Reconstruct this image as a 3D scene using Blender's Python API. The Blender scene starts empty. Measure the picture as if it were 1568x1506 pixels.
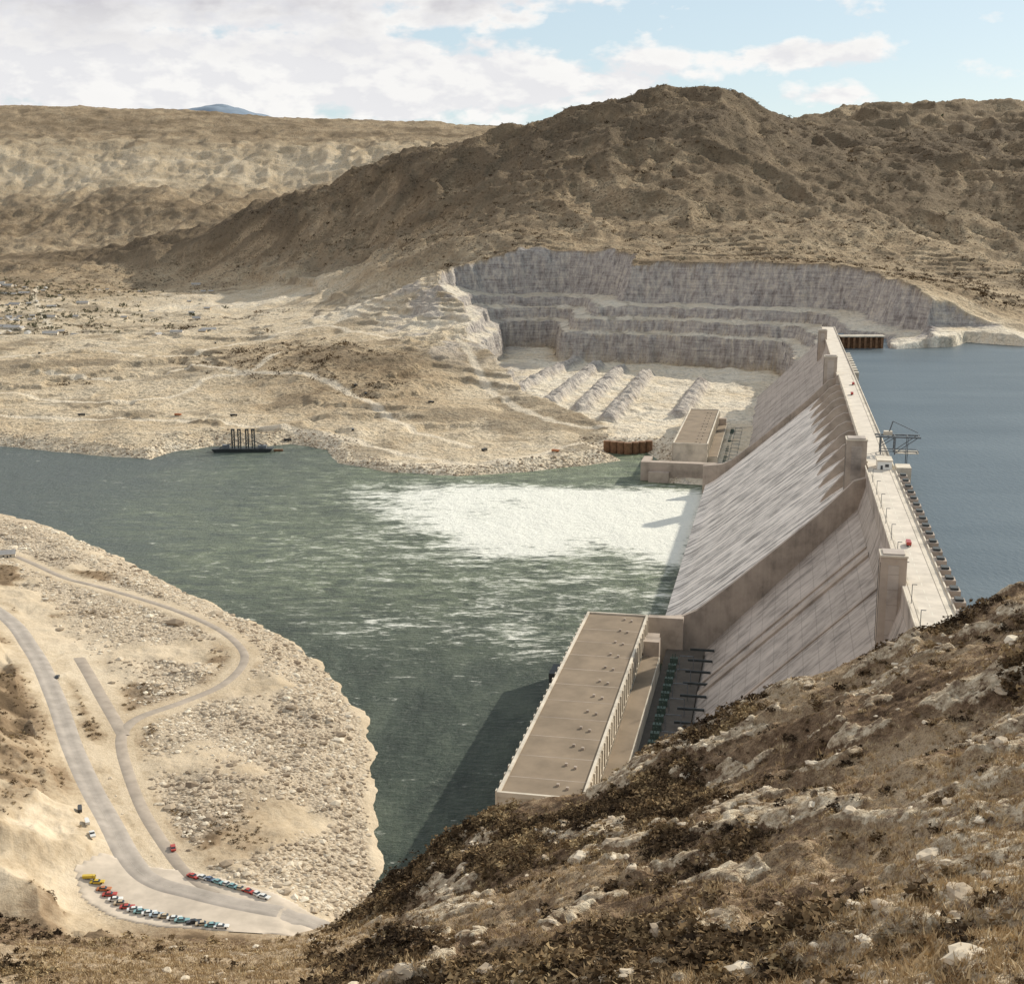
import bpy, bmesh, math, numpy as np, random
from mathutils import Vector
random.seed(7); rng=np.random.default_rng(7)
scene=bpy.context.scene
TH=math.atan(422/2000); CS,SN=math.cos(TH),math.sin(TH); CH=301.0
# ---------- survey helpers (sight-line bearings -> world metres on a level plane) ----------
def U(u,v,z):
    y=(752-v)/2000; t=(z-CH)/(-SN+y*CS)
    return ((u-784)/2000*t, t*(CS+y*SN))
def C(u,v,t):
    y=(752-v)/2000
    return ((u-784)/2000*t, t*(CS+y*SN), CH+t*(-SN+y*CS))
def CZ(u,v,z):
    x,y=U(u,v,z); return (x,y,z)
A0=(239.0,861.0); DE=(0.2019,0.9794); DN=(0.9794,-0.2019); DROT=-math.atan2(0.2019,0.9794)
def D(s,n): return (A0[0]+s*DE[0]+n*DN[0], A0[1]+s*DE[1]+n*DN[1])
# ---------- noise ----------
def _h(ix,iy,seed):
    a=(ix.astype(np.int64)*374761393+iy.astype(np.int64)*668265263+seed*974634777)&0xffffffff
    a=((a^(a>>13))*1274126177)&0xffffffff
    a=a^(a>>16)
    return (a&0xffff)/32767.5-1.0
def vn(x,y,seed=0):
    fx=np.floor(x); fy=np.floor(y); dx=x-fx; dy=y-fy
    dx=dx*dx*dx*(dx*(dx*6-15)+10); dy=dy*dy*dy*(dy*(dy*6-15)+10)
    a=_h(fx,fy,seed);b=_h(fx+1,fy,seed);c=_h(fx,fy+1,seed);d=_h(fx+1,fy+1,seed)
    return (a*(1-dx)+b*dx)*(1-dy)+(c*(1-dx)+d*dx)*dy
def fbm(x,y,sc,octv=5,seed=0,gain=.5):
    x=np.asarray(x,float)/sc; y=np.asarray(y,float)/sc; r=0;a=1;tot=0
    for i in range(octv):
        r=r+a*vn(x,y,seed+i*17); tot+=a; a*=gain
        x,y=(x*1.62-y*1.2)+13.7,(x*1.2+y*1.62)-7.1
    return r/tot*1.6
def ridged(x,y,sc,octv=5,seed=0):
    x=np.asarray(x,float)/sc; y=np.asarray(y,float)/sc; r=0;a=1;tot=0
    for i in range(octv):
        r=r+a*(1-2*np.abs(vn(x,y,seed+i*31))); tot+=a; a*=.5
        x,y=(x*1.62-y*1.2)+3.7,(x*1.2+y*1.62)-17.1
    return r/tot
def sst(a,b,x):
    t=np.clip((x-a)/(b-a),0,1); return t*t*(3-2*t)
# ---------- rbf ----------
class RBF:
    def __init__(s,pts,vals,c=.03,lam=0.0):
        p=np.array(pts,float); s.c=c
        s.q=np.stack([p[:,0]/p[:,1],np.log(p[:,1])],1)
        v=np.array(vals,float).reshape(len(p),-1); s.m=v.mean(0)
        d=np.sqrt(((s.q[:,None]-s.q[None])**2).sum(2)+c*c)
        s.w=np.linalg.solve(d-np.eye(len(p))*lam,v-s.m)
    def __call__(s,X,Y):
        a=X/Y; b=np.log(Y); out=[np.zeros_like(a)+s.m[k] for k in range(s.w.shape[1])]
        for i in range(len(s.q)):
            d=np.sqrt((a-s.q[i,0])**2+(b-s.q[i,1])**2+s.c**2)
            for k in range(len(out)): out[k]=out[k]+s.w[i,k]*d
        return out
def polysd(poly,X,Y):
    """positive inside"""
    best=np.full(X.shape,1e18); ins=np.zeros(X.shape,bool); n=len(poly)
    for i in range(n):
        x1,y1=poly[i];x2,y2=poly[(i+1)%n]; ex,ey=x2-x1,y2-y1
        h=np.clip(((X-x1)*ex+(Y-y1)*ey)/(ex*ex+ey*ey+1e-9),0,1)
        best=np.minimum(best,(X-x1-h*ex)**2+(Y-y1-h*ey)**2)
        c=((y1>Y)!=(y2>Y)); 
        with np.errstate(divide='ignore',invalid='ignore'):
            ins^= c&(X<(x2-x1)*(Y-y1)/((y2-y1) if y2!=y1 else 1e-9)+x1)
    d=np.sqrt(best); return np.where(ins,d,-d)
def linedist(line,X,Y):
    best=np.full(X.shape,1e18)
    for i in range(len(line)-1):
        x1,y1=line[i][:2];x2,y2=line[i+1][:2]; ex,ey=x2-x1,y2-y1
        h=np.clip(((X-x1)*ex+(Y-y1)*ey)/(ex*ex+ey*ey+1e-9),0,1)
        best=np.minimum(best,(X-x1-h*ex)**2+(Y-y1-h*ey)**2)
    return np.sqrt(best)
def smoothline(pts,n=10):
    p=[np.array(q,float) for q in pts]; p=[2*p[0]-p[1]]+p+[2*p[-1]-p[-2]]; out=[]
    for i in range(1,len(p)-2):
        for k in range(n):
            t=k/n; out.append(.5*((2*p[i])+(-p[i-1]+p[i+1])*t+(2*p[i-1]-5*p[i]+4*p[i+1]-p[i+2])*t*t+(-p[i-1]+3*p[i]-3*p[i+1]+p[i+2])*t**3))
    out.append(p[-2]); return [tuple(q) for q in out]
# ---------- mesh helpers ----------
def raw_mesh(name,co,faces_flat,nper,mats=(),attrs=None,smooth=True,mi=None):
    me=bpy.data.meshes.new(name); co=np.asarray(co,np.float32)
    nf=len(faces_flat)//nper
    me.vertices.add(len(co)); me.vertices.foreach_set('co',co.ravel())
    me.loops.add(nf*nper); me.loops.foreach_set('vertex_index',np.asarray(faces_flat,np.int32))
    me.polygons.add(nf); me.polygons.foreach_set('loop_start',np.arange(0,nf*nper,nper,dtype=np.int32))
    me.polygons.foreach_set('use_smooth',np.full(nf,smooth))
    for k,v in (attrs or {}).items():
        a=me.attributes.new(k,'FLOAT','POINT'); a.data.foreach_set('value',np.asarray(v,np.float32).ravel())
    for m in mats: me.materials.append(m)
    me.update(calc_edges=True)
    ob=bpy.data.objects.new(name,me); scene.collection.objects.link(ob); return ob
def grid_obj(name,X,Y,Z,mat,attrs=None):
    r,c=X.shape; idx=np.arange(r*c).reshape(r,c)
    f=np.stack([idx[:-1,:-1],idx[:-1,1:],idx[1:,1:],idx[1:,:-1]],-1).ravel()
    return raw_mesh(name,np.stack([X,Y,Z],-1).reshape(-1,3),f,4,[mat],attrs)
def scatter(name,temps,pos,scl,rot,mat,tint):
    cos=[];fs=[];ti=[];off=0
    which=rng.integers(0,len(temps),len(pos))
    for k,(tv,tf) in enumerate(temps):
        m=which==k; P=pos[m];S=scl[m];R=rot[m];T=tint[m]
        if len(P)==0: continue
        c=np.cos(R)[:,None];s=np.sin(R)[:,None]; v=tv[None]*S[:,None,:]
        x=v[...,0]*c-v[...,1]*s; y=v[...,0]*s+v[...,1]*c
        w=np.stack([x+P[:,0:1],y+P[:,1:2],v[...,2]+P[:,2:3]],-1).reshape(-1,3)
        f=(tf[None]+(np.arange(len(P))*len(tv))[:,None,None]+off).ravel()
        cos.append(w);fs.append(f);ti.append(np.repeat(T,len(tv))); off+=len(w)
    return raw_mesh(name,np.concatenate(cos),np.concatenate(fs),3,[mat],{'tint':np.concatenate(ti)},smooth=False)
def rock_temp(sub,seed):
    bm=bmesh.new(); bmesh.ops.create_icosphere(bm,subdivisions=sub,radius=1)
    r=random.Random(seed)
    for v in bm.verts:
        v.co*=r.uniform(.7,1.25); v.co.z*=.7
    tv=np.array([v.co[:] for v in bm.verts]); tf=np.array([[q.index for q in f.verts] for f in bm.faces]); bm.free(); return tv,tf
def shrub_temp(seed,n=150,sz=1.0):
    r=np.random.default_rng(seed); vs=[];fs=[]
    lobes=r.normal(0,.45,(7,3)); lobes[:,2]=np.abs(lobes[:,2])*.6+.25
    for i in range(n):
        l=lobes[r.integers(0,7)]; c=l+r.normal(0,.2,3); c[2]=max(c[2],.02)
        a=r.normal(0,1,3);a/=np.linalg.norm(a);b=np.cross(a,r.normal(0,1,3));b/=np.linalg.norm(b)
        s=r.uniform(.1,.2)*sz; k=len(vs); vs+= [c+a*s*1.5,c-a*s*.6+b*s,c-a*s*.6-b*s]; fs.append([k,k+1,k+2])
    return np.array(vs),np.array(fs)
def tuft_temp(seed,n=12):
    r=np.random.default_rng(seed); vs=[];fs=[]
    for i in range(n):
        a=r.uniform(0,6.28); b=np.array([math.cos(a),math.sin(a),0]); p=r.normal(0,.35,3)*np.array([1,1,0]); k=len(vs)
        vs+=[p-b*.09,p+b*.09,p+np.array([r.normal(0,.3),r.normal(0,.3),r.uniform(.5,1.1)])]; fs.append([k,k+1,k+2])
    return np.array(vs),np.array(fs)
# ---------- node helpers ----------
def NM(name):
    m=bpy.data.materials.new(name); m.use_nodes=True; nt=m.node_tree; nt.nodes.clear(); return m,nt
def nd(nt,t,ins=None,**p):
    n=nt.nodes.new(t)
    for k,v in p.items(): setattr(n,k,v)
    for k,v in (ins or {}).items():
        s=n.inputs[k]
        if isinstance(v,bpy.types.NodeSocket): nt.links.new(v,s)
        else: s.default_value=v
    return n
def math_(nt,op,a,b=0.0,c=None,clamp=False):
    n=nt.nodes.new('ShaderNodeMath'); n.operation=op; n.use_clamp=clamp
    for i,v in enumerate([a,b,c]):
        if v is None: continue
        if isinstance(v,bpy.types.NodeSocket): nt.links.new(v,n.inputs[i])
        else: n.inputs[i].default_value=v
    return n.outputs[0]
def mixc(nt,f,a,b,bt='MIX'):
    n=nt.nodes.new('ShaderNodeMix'); n.data_type='RGBA'; n.blend_type=bt; n.clamp_factor=True
    for s,v in ((n.inputs[0],f),(n.inputs[6],a),(n.inputs[7],b)):
        if isinstance(v,bpy.types.NodeSocket): nt.links.new(v,s)
        else: s.default_value=v if not isinstance(v,tuple) else (*v,1)[:4]
    return n.outputs[2]
def ramp(nt,f,stops):
    n=nt.nodes.new('ShaderNodeValToRGB'); e=n.color_ramp.elements
    while len(e)<len(stops): e.new(.5)
    for i,(p,c) in enumerate(stops):
        e[i].position=p; e[i].color=(*c,1) if len(c)==3 else c
    nt.links.new(f,n.inputs[0]); return n.outputs[0]
def mapr(nt,v,a,b,c=0,d=1):
    n=nt.nodes.new('ShaderNodeMapRange'); n.clamp=True
    nt.links.new(v,n.inputs[0])
    for i,x in enumerate((a,b,c,d)): n.inputs[i+1].default_value=x
    return n.outputs[0]
def noise(nt,vec,scale,detail=6,rough=.6,dist=0):
    return nd(nt,'ShaderNodeTexNoise',{'Vector':vec,'Scale':scale,'Detail':min(detail,5),'Roughness':rough,'Distortion':dist}).outputs[0]
def obj(nt): return nd(nt,'ShaderNodeTexCoord').outputs['Object']
def mapv(nt,vec,sc,rot=(0,0,0)):
    return nd(nt,'ShaderNodeMapping',{'Vector':vec,'Scale':sc,'Rotation':rot}).outputs[0]
def attr(nt,n): return nd(nt,'ShaderNodeAttribute',attribute_name=n).outputs['Fac']
def finish(nt,col,rough=.9,bumph=None,bd=1.0,bs=1.0,spec=.2,metal=0,normal=None):
    b=nd(nt,'ShaderNodeBsdfPrincipled',{'Roughness':rough,'Metallic':metal})
    b.inputs['Specular IOR Level'].default_value=spec
    if isinstance(col,tuple): b.inputs['Base Color'].default_value=(*col,1)
    else: nt.links.new(col,b.inputs['Base Color'])
    if bumph is not None:
        bp=nd(nt,'ShaderNodeBump',{'Height':bumph,'Distance':bd,'Strength':bs}); nt.links.new(bp.outputs[0],b.inputs['Normal'])
    o=nd(nt,'ShaderNodeOutputMaterial'); nt.links.new(b.outputs[0],o.inputs[0]); return b
def simple(name,col,rough=.7,var=.15,sc=.3,spec=.3,metal=0):
    m,nt=NM(name); v=obj(nt); n=noise(nt,v,sc,4)
    c=mixc(nt,mapr(nt,n,.3,.7),tuple(x*(1-var) for x in col),tuple(min(1,x*(1+var)) for x in col))
    finish(nt,c,rough,None,.05,.3,spec,metal); return m
# ================= materials =================
def mat_far():
    m,nt=NM('far_terrain_soil'); v=obj(nt)
    pale=attr(nt,'pale'); cut=attr(nt,'cut'); tr=attr(nt,'track'); rk=attr(nt,'rock')
    n1=noise(nt,v,.006,4,.62); n2=noise(nt,v,.035,5,.72); n3=noise(nt,v,.16,3,.7)
    f=math_(nt,'ADD',pale,math_(nt,'MULTIPLY',math_(nt,'SUBTRACT',n1,.5),.65))
    f=math_(nt,'ADD',f,math_(nt,'MULTIPLY',math_(nt,'SUBTRACT',n2,.5),.95))
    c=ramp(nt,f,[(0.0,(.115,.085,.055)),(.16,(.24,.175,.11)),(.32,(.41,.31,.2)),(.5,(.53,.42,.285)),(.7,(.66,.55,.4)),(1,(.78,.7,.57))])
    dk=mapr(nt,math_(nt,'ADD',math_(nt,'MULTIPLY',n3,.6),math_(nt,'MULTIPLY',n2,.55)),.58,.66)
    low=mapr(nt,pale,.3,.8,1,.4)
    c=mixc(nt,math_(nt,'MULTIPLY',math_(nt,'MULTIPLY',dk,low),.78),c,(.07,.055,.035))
    rkc=mixc(nt,mapr(nt,n3,.4,.6),(.06,.046,.032),(.2,.15,.1))
    c=mixc(nt,math_(nt,'MULTIPLY',rk,.85),c,rkc)
    st=noise(nt,mapv(nt,v,(.1,.1,.025)),1,4,.7); st2=noise(nt,mapv(nt,v,(.02,.02,.3)),1,3,.6)
    cc=ramp(nt,math_(nt,'ADD',math_(nt,'MULTIPLY',st,.7),math_(nt,'MULTIPLY',st2,.35)),[(.38,(.22,.19,.175)),(.52,(.4,.36,.33)),(.68,(.62,.55,.46))])
    c=mixc(nt,cut,c,cc)
    c=mixc(nt,tr,c,(.7,.6,.46))
    h=math_(nt,'ADD',n2,math_(nt,'MULTIPLY',n3,.35))
    finish(nt,c,.95,h,12.0,.95,.05); return m
def mat_near():
    m,nt=NM('riverbank_gravel'); v=obj(nt)
    pale=attr(nt,'pale'); rip=attr(nt,'rip')
    n1=noise(nt,v,.03,4,.6); n2=noise(nt,v,.35,5,.7)
    f=math_(nt,'ADD',pale,math_(nt,'MULTIPLY',math_(nt,'SUBTRACT',n1,.5),.6)); f=math_(nt,'ADD',f,math_(nt,'MULTIPLY',math_(nt,'SUBTRACT',n2,.5),.5))
    c=ramp(nt,f,[(0.0,(.13,.09,.055)),(.25,(.28,.2,.125)),(.5,(.48,.38,.26)),(.75,(.62,.51,.37)),(1,(.7,.61,.47))])
    vo=nd(nt,'ShaderNodeTexVoronoi',{'Vector':v,'Scale':.55}); 
    rc=ramp(nt,vo.outputs['Distance'],[(0,(.64,.55,.43)),(.55,(.42,.34,.25)),(.9,(.12,.09,.06))])
    c=mixc(nt,math_(nt,'MULTIPLY',rip,.7),c,rc)
    finish(nt,c,.95,math_(nt,'SUBTRACT',n2,math_(nt,'MULTIPLY',math_(nt,'MULTIPLY',vo.outputs['Distance'],rip),.8)),1.0,.8,.05); return m
def mat_fore():
    m,nt=NM('foreground_dry_hillside'); v=obj(nt)
    rk=attr(nt,'rock'); gr=attr(nt,'grass')
    n1=noise(nt,v,.03,4,.65); n2=noise(nt,v,.25,5,.76); n3=noise(nt,v,1.6,3,.7)
    f=math_(nt,'ADD',math_(nt,'MULTIPLY',n1,.5),math_(nt,'MULTIPLY',n2,.5)); f=math_(nt,'ADD',f,math_(nt,'MULTIPLY',gr,.17))
    c=ramp(nt,f,[(.36,(.045,.029,.019)),(.44,(.14,.09,.056)),(.53,(.3,.205,.128)),(.62,(.5,.37,.235)),(.78,(.66,.52,.36))])
    c=mixc(nt,mapr(nt,n3,.5,.66,0,.65),c,(.06,.04,.025))
    rc=ramp(nt,n2,[(.38,(.2,.135,.09)),(.5,(.52,.41,.28)),(.62,(.82,.7,.52))])
    c=mixc(nt,mapr(nt,math_(nt,'ADD',rk,math_(nt,'MULTIPLY',math_(nt,'SUBTRACT',n2,.5),1.8)),.5,.72),c,rc)
    h=math_(nt,'ADD',math_(nt,'MULTIPLY',n2,1.0),math_(nt,'MULTIPLY',n3,.2))
    finish(nt,c,.95,h,3.8,1.0,.05); return m
def mat_concrete(name,base=(.52,.47,.41),streak=.5,lift=True,kx=.012,lo=.5):
    m,nt=NM(name); v=obj(nt)
    s1=noise(nt,mapv(nt,v,(kx,.3,kx)),1,4,.65); s2=noise(nt,mapv(nt,v,(kx*2,1.3,kx*2)),1,3,.6); n=noise(nt,v,.06,5,.65)
    f=math_(nt,'ADD',math_(nt,'MULTIPLY',s1,.5*streak),math_(nt,'ADD',math_(nt,'MULTIPLY',s2,.3*streak),math_(nt,'MULTIPLY',n,.5)))
    mid=.25+.4*streak
    c=ramp(nt,f,[(mid-.14,tuple(x*lo for x in base)),(mid,base),(mid+.14,tuple(min(.9,x*1.3) for x in base))])
    if lift:
        z=nd(nt,'ShaderNodeSeparateXYZ',{'Vector':v})
        zz=math_(nt,'FRACT',math_(nt,'MULTIPLY',z.outputs[2],1/7.5)); yy=math_(nt,'FRACT',math_(nt,'MULTIPLY',z.outputs[1],1/15.2))
        l=math_(nt,'MAXIMUM',math_(nt,'LESS_THAN',zz,.06),math_(nt,'LESS_THAN',yy,.03))
        c=mixc(nt,math_(nt,'MULTIPLY',l,.32),c,(.16,.14,.12))
    finish(nt,c,.85,None,.5,.3,.2); return m
def mat_water():
    m,nt=NM('river_water'); v=obj(nt)
    fo=attr(nt,'foam'); tu=attr(nt,'turb'); wd=mapv(nt,v,(1,.5,1),(0,0,.25))
    w1=noise(nt,wd,.03,5,.68); w2=noise(nt,mapv(nt,v,(.12,.3,1),(0,0,.3)),1,5,.74); w3=noise(nt,mapv(nt,v,(.028,.07,1),(0,0,.15)),1,5,.74,1.0)
    base=ramp(nt,w1,[(.32,(.02,.033,.024)),(.5,(.043,.062,.044)),(.68,(.09,.112,.078))])
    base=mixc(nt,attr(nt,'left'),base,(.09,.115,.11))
    base=mixc(nt,math_(nt,'MULTIPLY',tu,mapr(nt,w3,.38,.6,.1,1)),base,(.235,.275,.165))
    base=mixc(nt,mapr(nt,w2,.5,.68,0,.6),base,(.14,.16,.125))
    x=math_(nt,'ADD',fo,math_(nt,'MULTIPLY',math_(nt,'SUBTRACT',w3,.5),2.8)); x=math_(nt,'ADD',x,math_(nt,'MULTIPLY',math_(nt,'SUBTRACT',w2,.5),2.1))
    ff=mapr(nt,x,.46,1.05)
    c=mixc(nt,ff,base,(.86,.85,.76))
    b=finish(nt,c,.35,math_(nt,'ADD',math_(nt,'MULTIPLY',w2,1.0),math_(nt,'MULTIPLY',w1,2.0)),3.6,1.0,.18)
    nt.links.new(mapr(nt,ff,0,1,.35,.9),b.inputs['Roughness']); return m
def mat_res():
    m,nt=NM('reservoir_water'); v=obj(nt)
    w=noise(nt,mapv(nt,v,(.3,.12,1),(0,0,.3)),1,4,.6); w1=noise(nt,mapv(nt,v,(.004,.012,1)),1,4,.55)
    c=mixc(nt,mapr(nt,w1,.35,.65),(.06,.082,.094),(.095,.12,.132)); finish(nt,c,.35,w,.8,.6,.3); return m
M_far=mat_far();M_near=mat_near();M_fore=mat_fore();M_w=mat_water();M_res=mat_res()
M_con=mat_concrete('dam_concrete',(.42,.36,.31),.7,True,.012,.42)
M_spill=mat_concrete('spillway_wet_concrete',(.66,.59,.52),1.7,False,.004,.36)
M_conl=mat_concrete('pale_concrete',(.6,.53,.43),.3,False)
M_deck=simple('deck_roadway',(.6,.53,.44),.9,.16,.1)
M_roof=simple('tar_gravel_roof',(.235,.18,.125),.95,.22,.05)
M_dark=simple('dark_steel',(.045,.05,.05),.6,.3)
M_grey=simple('grey_steel',(.14,.15,.16),.6,.3)
M_rust=simple('rusty_sheet_piling',(.2,.11,.06),.9,.4)
M_white=simple('white_paint',(.75,.74,.7),.5,.08)
M_glass=simple('dark_glass',(.03,.04,.05),.15,.1,1,.6)
M_tire=simple('tyre_rubber',(.02,.02,.02),.8,.1)
M_asph=simple('worn_asphalt',(.38,.33,.28),.95,.18,.12)
M_gravel=simple('gravel_road',(.36,.3,.24),.95,.18,.12)
M_line=simple('faded_line_paint',(.7,.66,.55),.8,.1)
def mat_tint(name,stops,rough=.95):
    m,nt=NM(name); c=ramp(nt,attr(nt,'tint'),stops)
    finish(nt,c,rough,None,.3,.5,.05); return m
M_rock=mat_tint('riprap_stone',[(0,(.22,.165,.115)),(.5,(.48,.39,.285)),(1,(.74,.65,.51))])
M_shrub=mat_tint('sagebrush_leaves',[(0,(.04,.027,.017)),(.4,(.11,.073,.04)),(.75,(.22,.15,.08)),(1,(.38,.28,.155))])
M_grass=mat_tint('dry_bunchgrass',[(0,(.24,.16,.09)),(.5,(.47,.35,.205)),(1,(.66,.53,.34))])
# ================= FAR TERRAIN =================
far=[]
def a(p,pale,rk=0.0): far.append((p,pale,rk))
for u in (-500,-200,0,200,400,600,800,900): a(CZ(u,645,16),.56)
for u in (-500,-200,0,150,300,420): a(CZ(u,600,27),.58)
a(CZ(560,612,30),.42);a(CZ(700,620,25),.5)
for u in (-500,-200,0,150,300): a(CZ(u,560,44),.56)
a(CZ(400,545,62),.4);a(CZ(500,555,62),.22);a(CZ(560,560,60),.2);a(CZ(650,580,42),.35);a(CZ(720,600,24),.6)
a(CZ(480,600,32),.3)
for u in (-500,-200,0,200,380): a(CZ(u,522,52),.62)
a(CZ(500,512,70),.5);a(CZ(620,510,78),.75);a(CZ(690,490,95),.85)
for u in (-500,-200,0,200,400): a(CZ(u,490,54),.62)
a(CZ(550,475,82),.75);a(CZ(640,462,100),.85)
for u in (-500,-200,0,150): a(CZ(u,452,58),.42)
a(CZ(300,452,62),.72);a(CZ(450,455,72),.74)
for u in (-500,-200,0,150,300): a(C(u,415,5000),.32)
a(C(430,432,4200),.45);a(C(560,435,3400),.5);a(C(640,438,3050),.75);a(C(600,452,2960),.8)
# wall top
for u,v,t in ((740,404,2870),(800,398,2860),(850,396,2850),(950,398,2780),(1050,398,2720),(1150,398,2680),(1250,403,2620),(1330,412,2500),(1400,428,2250),(1450,440,2150)): a(C(u,v,t),.3,.1)
for u,v in ((720,395),(800,388),(900,384),(1000,384),(1100,384),(1200,390)): a(C(u,v,3000),.3,.1)
for u,v,t in ((1400,437,2050),(1300,422,2250),(1500,468,2100),(1568,490,2080),(1900,480,2100),(2200,480,2100)): a(C(u,v,t),.4)
a(C(1350,500,1950),.9);a(C(1450,490,1960),.95);a(C(1530,500,1990),.7);a(C(1700,495,2000),.6)
for u,v,t in ((1500,450,2500),(1600,460,2500),(1900,460,2500)): a(C(u,v,t),.38)
# hill face
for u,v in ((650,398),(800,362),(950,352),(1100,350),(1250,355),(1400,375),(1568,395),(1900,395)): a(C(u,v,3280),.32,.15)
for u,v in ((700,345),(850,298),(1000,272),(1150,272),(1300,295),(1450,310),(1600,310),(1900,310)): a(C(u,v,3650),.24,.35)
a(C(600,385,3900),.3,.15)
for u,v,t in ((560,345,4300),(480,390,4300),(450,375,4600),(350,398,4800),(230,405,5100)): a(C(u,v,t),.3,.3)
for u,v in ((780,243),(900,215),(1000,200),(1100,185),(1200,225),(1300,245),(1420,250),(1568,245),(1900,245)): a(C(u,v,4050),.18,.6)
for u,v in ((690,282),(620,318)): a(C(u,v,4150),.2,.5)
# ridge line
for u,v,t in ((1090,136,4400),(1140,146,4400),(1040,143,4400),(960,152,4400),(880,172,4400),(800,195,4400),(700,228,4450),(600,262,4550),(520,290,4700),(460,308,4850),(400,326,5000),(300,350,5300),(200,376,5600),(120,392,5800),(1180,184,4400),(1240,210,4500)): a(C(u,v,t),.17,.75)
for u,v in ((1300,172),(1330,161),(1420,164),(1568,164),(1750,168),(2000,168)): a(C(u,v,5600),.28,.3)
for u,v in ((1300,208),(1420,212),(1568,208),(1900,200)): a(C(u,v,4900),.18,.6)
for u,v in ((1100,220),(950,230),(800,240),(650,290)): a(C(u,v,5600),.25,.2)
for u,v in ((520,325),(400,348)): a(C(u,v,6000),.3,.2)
# left hills
for u,v in ((-500,392),(-200,390),(0,388),(120,386),(220,378),(320,368)): a(C(u,v,6200),.38,.2)
for u,v in ((-400,335),(-100,332),(30,335),(120,315),(220,298),(320,306),(430,312)): a(C(u,v,7200),.27,.4)
for u,v in ((-400,268),(0,268),(90,275),(150,262),(300,268),(450,268),(560,250)): a(C(u,v,8000),.6)
for u,v in ((-400,228),(0,225),(200,228),(400,228),(600,222)): a(C(u,v,8400),.5)
for u,v in ((-500,200),(0,195),(200,203),(400,212),(600,210),(760,215)): a(C(u,v,8950),.3,.2)
for u,v in ((-600,160),(-200,163),(0,162),(100,161),(200,167),(300,169),(400,179),(550,184),(650,187),(760,192),(900,195),(1100,195)): a(C(u,v,9800),.34)  # farthest ridge kept paler: haze put into the soil colour
for u in (-600,0,600,1100): a(C(u,215,11300),.3)
for u in (1300,1900): a(C(u,200,9500),.3)
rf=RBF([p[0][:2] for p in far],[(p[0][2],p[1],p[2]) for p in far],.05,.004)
FARSHORE=[U(*p,0) for p in ((-900,664),(-300,668),(0,682),(100,692),(230,702),(268,690),(330,682),(410,682),(445,678),(500,688),(518,708),(600,722),(700,728),(800,722),(900,711),(950,704),(925,690),(990,690),(1030,722))]
RIVER=FARSHORE+[D(590,-205),D(590,-100),D(300,-60),U(600,1100,0),U(-1500,1100,0)]
PIT=[U(770,545,15),U(775,530,15),U(845,530,15),U(850,552,15),U(1000,556,15),U(1190,568,15),D(1150,-30),D(1190,12),D(560,12),D(560,-130),D(640,-205),U(955,688,8),U(900,640,15),U(800,612,15),U(745,570,15)]
RES=[D(1180,14),U(1350,534,115),U(1460,530,115),U(1480,523,115),U(1568,529,115),U(1900,532,115),U(2600,532,115),D(300,1500),D(300,14)]
MOUNDS=[[U(885,548,20),U(790,594,20)],[U(915,556,20),U(842,612,20)],[U(950,562,20),U(887,624,20)],[U(990,570,20),U(932,638,20)],[U(1075,585,20),U(1040,632,20)]]
TRACKS=[[U(*p,22) for p in ((-300,620),(0,632),(150,636),(300,638),(450,648),(560,662),(680,684),(780,688),(880,668),(960,655),(1030,640))],
 [U(*p,30) for p in ((-200,590),(0,598),(120,606),(260,600),(330,585),(470,590),(560,612),(640,640),(720,655))],
 [U(*p,50) for p in ((-300,545),(0,545),(130,535),(260,545),(380,528),(470,515),(620,540))],
 [U(*p,56) for p in ((78,500),(64,478),(52,455),(60,438))],[U(*p,20) for p in ((700,565),(760,610),(850,640),(960,650))],
 [U(*p,56) for p in ((-100,470),(50,462),(180,456),(330,455))],[U(*p,54) for p in ((-50,520),(70,492),(200,480),(300,470))],
 [U(*p,56) for p in ((-60,440),(60,444),(180,440))],[U(*p,40) for p in ((430,560),(380,575),(300,565),(200,575),(60,570))]]
TRACKS=[smoothline(l,4) for l in TRACKS]
BX=[0,7,34,40,78,84,140,170,400,2000]; BY=[0,56,61,82,87,106,112,205,420,3000]
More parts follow.
